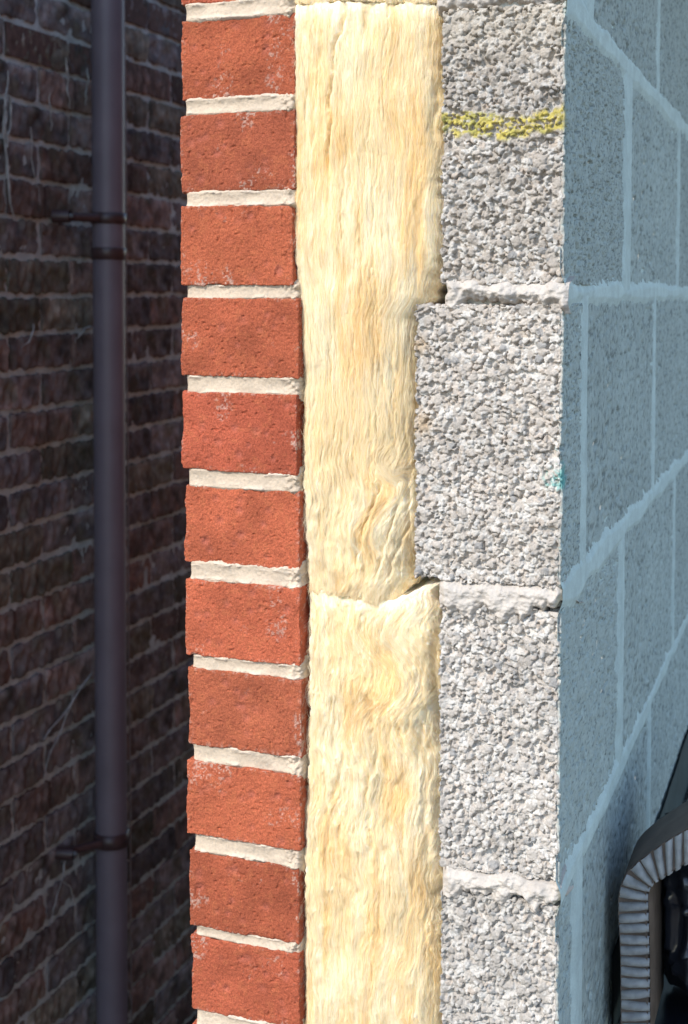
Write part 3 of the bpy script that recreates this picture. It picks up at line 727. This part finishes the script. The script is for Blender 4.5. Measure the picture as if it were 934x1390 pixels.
# ------------------------------------------------------------------ neighbouring brick wall across the passage
nb_ = thing('brick_wall', (XN, 0.1, 0), 'dark rough brick wall in shade behind the brown downpipe', 'brick wall')
def rustic(seed, L=.215):
    ya = lin(-L / 2, L / 2, .0055); za = lin(-.0325, .0325, .0055); xa = np.array([-.1, -.05, -.012, -.006, 0])
    P, N, Q = rbox_pts(xa, ya, za, .004, 'RFKTB')
    Pw = P + seed * 1.7
    ed = np.minimum(L / 2 - np.abs(P[:, 1]), .0325 - np.abs(P[:, 2]))
    h = fbm3(Pw * np.array([50, 75, 40]), seed, 3) * .0038 + fbm3(Pw * 210, seed + 5, 2) * .0014 - np.exp(-np.maximum(ed, 0) / .006) * .001
    h += sstep(.3, .8, fbm3(Pw * np.array([30, 110, 45]), seed + 9, 2)) * .003
    V = P + N * h[:, None]
    r = np.random.default_rng(seed); base = np.array([[.138, .122, .118], [.146, .115, .104], [.130, .124, .124], [.132, .126, .102], [.150, .110, .096], [.118, .110, .112]][seed % 6])
    c = base[None] * 1.18 * (1 + .5 * fbm3(Pw * 28, seed + 3, 3))[:, None]
    gm_ = (sstep(.3, .9, fbm3(Pw * 16, seed + 12, 3)) * .5)[:, None]; c = c * (1 - gm_) + np.array([.10, .10, .062]) * gm_
    lt = (sstep(.62, .95, noise3(Pw * np.array([150, 190, 70]), seed + 14)) * .5)[:, None]; c = c * (1 - lt) + np.array([.24, .23, .22]) * lt
    me = mesh_np('brick', V, Q, np.clip(c, .015, .6)); me.materials.append(M_dbrick); return me
RB = [rustic(k) for k in range(12)]
zref = on_x(0, 563, XN)[2]                      # a bed joint; the course under it has its perps at:
yref = on_x(12.7, 590, XN)[1]
rg = np.random.default_rng(3)
rest = []
ncount = 0
for kz in range(-24, 16):
    z0 = zref - .0375 + kz * .075
    if z0 < .04: continue
    ph = yref + (0 if kz % 2 == 0 else .1125)
    for ky in range(-9, 12):
        yc = ph + .1125 + ky * .225
        if not (1.98 < yc < 3.06) or not (.14 < z0 < 2.68): 
            if .2 < yc < 4.5 and z0 < 3.3: rest.append((yc, z0))
            continue
        o = put('brick', RB[int(rg.integers(0, 12))], None, nb_, (float(rg.uniform(-.0025, .002)), yc - .1 + float(rg.uniform(-.002, .002)), z0 + float(rg.uniform(-.001, .001))), (0, 0, float(rg.uniform(-.012, .012))))
        ncount += 1
# bricks outside the picture: one joined part
lowV, lowQ, lowC, off = [], [], [], 0
ya = np.linspace(-.1075, .1075, 8); za = np.linspace(-.0325, .0325, 4); xa = np.array([-.1, -.05, 0])
P, N, Q = rbox_pts(xa, ya, za, .004, 'RFKTB')
for (yc, z0) in rest + [(yc, z) for z in np.arange(zref - .0375 + 16 * .075, 3.35, .075) for yc in np.arange(.25 + .1125 * (int(round((z) / .075)) % 2), 4.5, .225)]:
    h = noise3(P * 60 + yc * 31 + z0 if False else P * 60 + yc * 31, 5) * .003
    lowV.append(P + N * h[:, None] + np.array([0, yc - .1, z0 if (yc, z0) in () else z0])); lowQ.append(Q + off); off += len(P)
    lowC.append(np.tile(np.array([[.115, .08, .068]]) * rg.uniform(.7, 1.3), (len(P), 1)))
# the courses above the picture use their own heights
n_rest = len(rest); k = 0
for z in np.arange(zref - .0375 + 16 * .075, 3.35, .075):
    for yc in np.arange(.25 + .1125 * (int(round((z) / .075)) % 2), 4.5, .225):
        lowV[n_rest + k] = lowV[n_rest + k] * 1.0; lowV[n_rest + k][:, 2] += z - z0; k += 1
me = mesh_np('brickwork', np.concatenate(lowV), np.concatenate(lowQ), np.concatenate(lowC))
tag(put('brickwork', me, M_dbrick, nb_), kind='stuff')
# its mortar, a continuous wavy sheet in front of a solid core
ya = lin(.1, 4.6, .02); za = lin(0.003, 3.4, .0125)
U, Vv = np.meshgrid(ya, za, indexing='ij'); y = U.ravel(); z = Vv.ravel()
V = np.stack([-.0055 + fbm2(y * 60, z * 60, 77, 3) * .0016, y - .1, z], 1)
put('mortar', mesh_np('mortar', V, gridq(len(ya), len(za))), M_dmortar, nb_)
put('mortar_core', box_mesh('mortar_core', (-.215, 0.004, 0.003), (-.012, 4.5, 3.4)), M_dmortar, nb_)

# ------------------------------------------------------------------ downpipe with clips
PX_, = (-1.415,)
def on_plane_pt(px, py, x): return on_x(px, py, x)
pc = on_x(149.5, 650, PX_)
pipe = thing('downpipe', (PX_, pc[1], 0), 'brown plastic downpipe clipped to the dark brick wall', 'drainpipe')
r0 = .0335
pipe.rotation_euler = (0, .0036, 0); pipe.location.x -= .0066
zs = on_x(149, 345, PX_)[2]                     # joint: the upper length drops into a socket
zc1 = on_x(149, 297, PX_)[2]; zc2 = on_x(149, 1140, PX_)[2]
o = put('pipe_length', lathe_mesh('pipe_length', [(r0, zs - .006), (r0, 3.3)], 48), M_pipe, pipe)
o = put('pipe_length', lathe_mesh('pipe_length', [(r0 - .0005, .05), (r0 - .0005, zs + .004)], 48), M_pipe, pipe)
put('pipe_socket', lathe_mesh('pipe_socket', [(r0, zs - .012), (r0 + .0022, zs - .011), (r0 + .0026, zs + .011), (r0 + .0012, zs + .013), (r0, zs + .013)], 48), M_clip, pipe)
def clip(zc, hh, armdir):
    c = put('pipe_clip', lathe_mesh('pipe_clip', [(r0, zc - hh), (r0 + .003, zc - hh + .001), (r0 + .0035, zc + hh - .001), (r0, zc + hh)], 48), M_clip, pipe)
    # lug reaching back and along the wall, with its screw
    V0, Q0 = tube_np([(-.005, -.034, zc), (-.030, -.070, zc), (-.050, -.095, zc)], [.010, .0085, .0095], 12)
    put('clip_lug', clean(mesh_np('clip_lug', V0, Q0)), M_clip, c)
    V0, Q0 = tube_np([(-.030, -.099, zc), (-.046, -.104, zc), (-.064, -.108, zc)], [.0125, .0135, .0135], 12)
    put('screw_boss', clean(mesh_np('screw_boss', V0, Q0)), M_clip, c)
    V0, Q0 = tube_np([(-.024, -.0985, zc + .001), (-.031, -.0995, zc + .001)], [.0045, .0045], 10)
    put('screw', clean(mesh_np('screw', V0, Q0)), M_screw, c)
    V0, Q0 = tube_np([(.006, .037, zc - hh - .002), (.006, .038, zc + hh + .003)], [.004, .004], 8)
    put('clip_pin', clean(mesh_np('clip_pin', V0, Q0)), M_screw, c)
clip(zc1, .0120, -1); clip(zc2, .0155, -1)
# thin cable behind the pipe
cb = on_x(172.5, 500, XN + .012)
zz = np.linspace(.3, 2.7, 60)
V0, Q0 = tube_np(np.stack([.0 * zz, .0015 * np.sin(zz * 9), zz], 1), .0019, 6)
tag(put('cable', clean(mesh_np('cable', V0, Q0)), M_cable, loc=(XN + .012, cb[1], 0)), 'thin pale cable running down the wall just right of the downpipe', 'cable')

# ------------------------------------------------------------------ dry tendrils on the dark wall
def stem(label, pts, r=.0022, fork=None):
    p = np.array([on_x(a, b, XN + .010) for a, b in pts])
    t = np.linspace(0, 1, len(p)); tt = np.linspace(0, 1, 26)
    q = np.stack([np.interp(tt, t, p[:, k]) for k in range(3)], 1)
    sd_ = int(pts[0][0] * 7 + pts[0][1])
    q[:, 1] += fbm2(tt * 6, tt * 0, sd_, 2) * .004; q[:, 0] += fbm2(tt * 4, tt * 0 + 2, sd_ + 3, 2) * .003
    o = q[-1].copy()
    V0, Q0 = tube_np(q - o, np.interp(tt, [0, .15, .6, 1], [.4, 1, .9, .35]) * r * .8 * (1 + .4 * noise2(tt * 9, tt * 0, sd_)), 6)
    ob = tag(put('dry_tendril', clean(mesh_np('dry_tendril', V0, Q0)), M_stem, loc=o), label, 'plant stem', 'dry tendrils clinging to the dark wall')
    for fk in (fork or []):
        p = np.array([on_x(a, b, XN + .009) for a, b in fk]); t = np.linspace(0, 1, len(p)); t2 = np.linspace(0, 1, 14)
        q = np.stack([np.interp(t2, t, p[:, k]) for k in range(3)], 1); q[:, 1] += fbm2(t2 * 5, t2 * 0, sd_ + 9, 2) * .003
        V0, Q0 = tube_np(q - o, r * .7, 5); put('twig', clean(mesh_np('twig', V0, Q0)), M_stem, ob)
stem('longest pale tendril hanging down the far left of the dark wall', [(14, 96), (10, 140), (8, 180), (12, 220), (14, 265), (18, 294)], .0040, [[(13, 130), (15, 160), (11, 185)], [(9, 150), (6, 175), (11, 200)]])
stem('short pale vertical tendril high up, left of the downpipe top', [(91, 78), (93, 105), (94, 130), (96, 148)], .0026)
stem('bright short tendril closest to the downpipe near the top', [(118, 92), (119, 120), (116, 143)], .0028)
stem('faint straight tendril between the long one and the pipe', [(67, 126), (69, 150), (70, 178)], .0020)
stem('thin wavy tendril slanting down above the upper pipe clip', [(40, 172), (43, 200), (50, 240), (55, 278)], .0016)
stem('small curved tendril hooking over a bed joint at mid height', [(48, 440), (46, 452), (38, 464), (28, 472)], .0024)
stem('curved tendril end reaching out beside the pipe below the socket', [(127, 443), (115, 446), (106, 455), (101, 465)], .0024)
stem('forked slanting tendril low on the wall left of the pipe', [(124, 912), (110, 930), (96, 955), (82, 990), (70, 1020), (57, 1058)], .0026, [[(96, 955), (82, 975), (70, 988), (60, 1004)]])
stem('drooping tendril below the lower pipe clip', [(97, 1150), (90, 1175), (84, 1195), (76, 1225), (68, 1256)], .0024, [[(84, 1195), (96, 1205), (100, 1225)]])

# ------------------------------------------------------------------ inside: wall foot strip, plastic sheet, ribbed band
zt_, zb_ = on_x(934, 985, XB)[2], FZ  # darker grey-green band along the wall foot, built as a thin strip
V0 = []
ya = lin(1.25, 4.0, .02); za = lin(FZ + .001, zt_, .006)
U, Vv = np.meshgrid(ya, za, indexing='ij'); y = U.ravel(); z = Vv.ravel()
xx = .0036 + fbm2(y * 14, z * 20, 91, 2) * .0008
V = np.stack([xx, y - 1.25, z - FZ], 1)
Vk = V.copy(); Vk[:, 0] -= .002
Q = np.concatenate([gridq(len(ya), len(za)), gridq(len(ya), len(za), len(V), True)])
tag(put('wall_foot_strip', mesh_np('wall_foot_strip', np.concatenate([V, Vk]), Q), M_strip, loc=(XB, 1.25, FZ)), 'dark grey green strip along the foot of the block wall', 'membrane')
xa = lin(0, 1.6, .02); ya = lin(0, 2.4, .02)
U, Vv = np.meshgrid(xa, ya, indexing='ij'); x = U.ravel(); y = Vv.ravel()
z = .008 + fbm2(x * 6, y * 6, 95, 3) * .004 + (1 - np.abs(noise2(x * 9 + y * 4, y * 3, 97))) ** 4 * .010
tag(put('plastic_sheet', mesh_np('plastic_sheet', np.stack([x, y, z], 1), gridq(len(xa), len(ya))), M_black, loc=(XB + .012, 1.195, FZ)), 'black plastic sheet spread over the floor along the block wall', 'plastic sheet')

YB = 1.215
outer_px = [(842, 1404), (841, 1298), (838.5, 1250), (839, 1218), (843.5, 1199), (853, 1183.5), (866, 1171), (882, 1159), (905, 1143), (934, 1126), (965, 1113), (1000, 1109), (1040, 1116), (1080, 1135), (1108, 1165), (1118, 1200), (1121, 1260), (1121, 1404)]
inner_px = [(882, 1404), (881, 1300), (880, 1250), (879, 1222), (880.5, 1212), (884, 1206), (888, 1201.5), (893, 1198), (909, 1189), (933, 1175), (962, 1161), (998, 1156), (1034, 1162), (1058, 1177), (1070, 1198), (1076, 1222), (1079, 1270), (1080, 1404)]
def dense(pp, n):
    p = np.array([on_y(a, b, YB) for a, b in pp])[:, [0, 2]]
    # smooth by Catmull-Rom
    out = []
    for i in range(len(p) - 1):
        p0, p1, p2, p3 = p[max(i - 1, 0)], p[i], p[i + 1], p[min(i + 2, len(p) - 1)]
        for t in np.linspace(0, 1, 8, endpoint=False):
            out.append(.5 * (2 * p1 + (p2 - p0) * t + (2 * p0 - 5 * p1 + 4 * p2 - p3) * t * t + (3 * p1 - p0 - 3 * p2 + p3) * t ** 3))
    out.append(p[-1]); return np.array(out)
OP, IP = dense(outer_px, 0), dense(inner_px, 0)
base_z = min(OP[:, 1].min(), IP[:, 1].min())
band = thing('ribbed_band', (float(OP[:, 0].mean()), YB, FZ), 'dark arched band with a grey ribbed front edge standing against the block wall', 'ribbed band')
bo = np.array(band.location)
def strip3(pathA, ya_, pathB, yb_):
    A = np.stack([pathA[:, 0] - bo[0], np.full(len(pathA), ya_), pathA[:, 1] - bo[2]], 1); B = np.stack([pathB[:, 0] - bo[0], np.full(len(pathB), yb_), pathB[:, 1] - bo[2]], 1)
    return A, B
n = len(OP); rows_ = []
prof = [(OP, .004), (OP, .05), (OP, .088), (OP * .3 + IP * .7, .090), (IP * .93 + OP * .07, .088), (IP * .93 + OP * .07, .002), (IP * .85 + OP * .15, .005), (OP * .9 + IP * .1, .005), (OP, .004)]
VV = np.concatenate([np.stack([p_[:, 0] - bo[0], np.full(n, y_), p_[:, 1] - bo[2]], 1) for p_, y_ in prof])
put('band_shell', mesh_np('band_shell', VV, gridq(len(prof), n, 0)), M_shell, band)
mid = (OP + IP) / 2; sl_ = np.concatenate([[0], np.cumsum(np.linalg.norm(np.diff(mid, axis=0), axis=1))])
pos = 0.004; rr_ = np.random.default_rng(12)
while pos < sl_[-1] - .004:
    def at(Pth, s): return np.array([np.interp(s, sl_, Pth[:, 0]), np.interp(s, sl_, Pth[:, 1])])
    w_ = .0042
    tw = rr_.uniform(-.0012, .0012)
    a0, b0 = at(OP, pos - w_ + tw), at(IP, pos - w_ * .9 - tw); a1, b1 = at(OP, pos + w_ + tw), at(IP, pos + w_ * .9 - tw)
    a0 = a0 * .97 + b0 * .03; a1 = a1 * .97 + b1 * .03
    V0 = []; ns, nc = 7, 9
    for si in range(ns):
        t = si / (ns - 1); endf = math.sin(math.pi * min(max(t, .02), .98)) ** .25
        for ci in range(nc):
            th = math.pi * ci / (nc - 1); cc = .5 - .5 * math.cos(th)
            p = (a0 * (1 - t) + b0 * t) * (1 - cc) + (a1 * (1 - t) + b1 * t) * cc
            d_ = -.0055 * math.sin(th) * endf * (1 + rr_.uniform(-.14, .14)) + .0055
            V0.append((p[0] - bo[0] + rr_.uniform(-.0002, .0002), d_ - .0005, p[1] - bo[2] + rr_.uniform(-.0002, .0002)))
    put('rib', mesh_np('rib', np.array(V0), gridq(ns, nc)), M_rib, band)
    pos += .0103 + rr_.uniform(-.0008, .0008)
# brown inner lip
LP = IP * 1.0; ctr_ = IP.mean(0)
lipA = IP; lipB = IP + (ctr_ - IP) * np.array([.055, .03])
VV = np.concatenate([np.stack([p_[:, 0] - bo[0], np.full(n, y_), p_[:, 1] - bo[2]], 1) for p_, y_ in [(lipA, .006), (lipB, .012), (lipB, .085), (lipA, .086)]])
put('inner_lip', mesh_np('inner_lip', VV, gridq(4, n)), mat('brown_card', base=(.16, .12, .09), noise_amt=.25, scale=60), band)
# black plastic bag stuffed inside
nu_, nv_ = 120, 80
a_ = np.linspace(0, 2 * math.pi, nu_); b_ = np.linspace(.02, math.pi - .02, nv_)
A_, B_ = np.meshgrid(a_, b_, indexing='ij'); A_ = A_.ravel(); B_ = B_.ravel()
d3 = np.stack([np.sin(B_) * np.cos(A_), np.sin(B_) * np.sin(A_), np.cos(B_)], 1)
fold = (1 - np.abs(noise3(d3 * np.array([3.2, 3.2, 1.3]) + 4, 55))) ** 2 * .22 + (1 - np.abs(noise3(d3 * np.array([7, 7, 3]), 56))) ** 3 * .10 + fbm3(d3 * 2, 57, 2) * .12
rad = .86 + fold - .1
hgt_in = IP[:, 1].max() - FZ
V = d3 * rad[:, None] * np.array([.088, .11, hgt_in * .55]); V[:, 2] = np.maximum(V[:, 2] + hgt_in * .5, .012)
tag(put('plastic_bag', mesh_np('plastic_bag', V, gridq(nu_, nv_, 0, False)), M_black, loc=(float((IP[:, 0].min() + IP[:, 0].max()) / 2), YB + .15, FZ)), 'crumpled glossy black plastic bag inside the ribbed band', 'plastic bag')
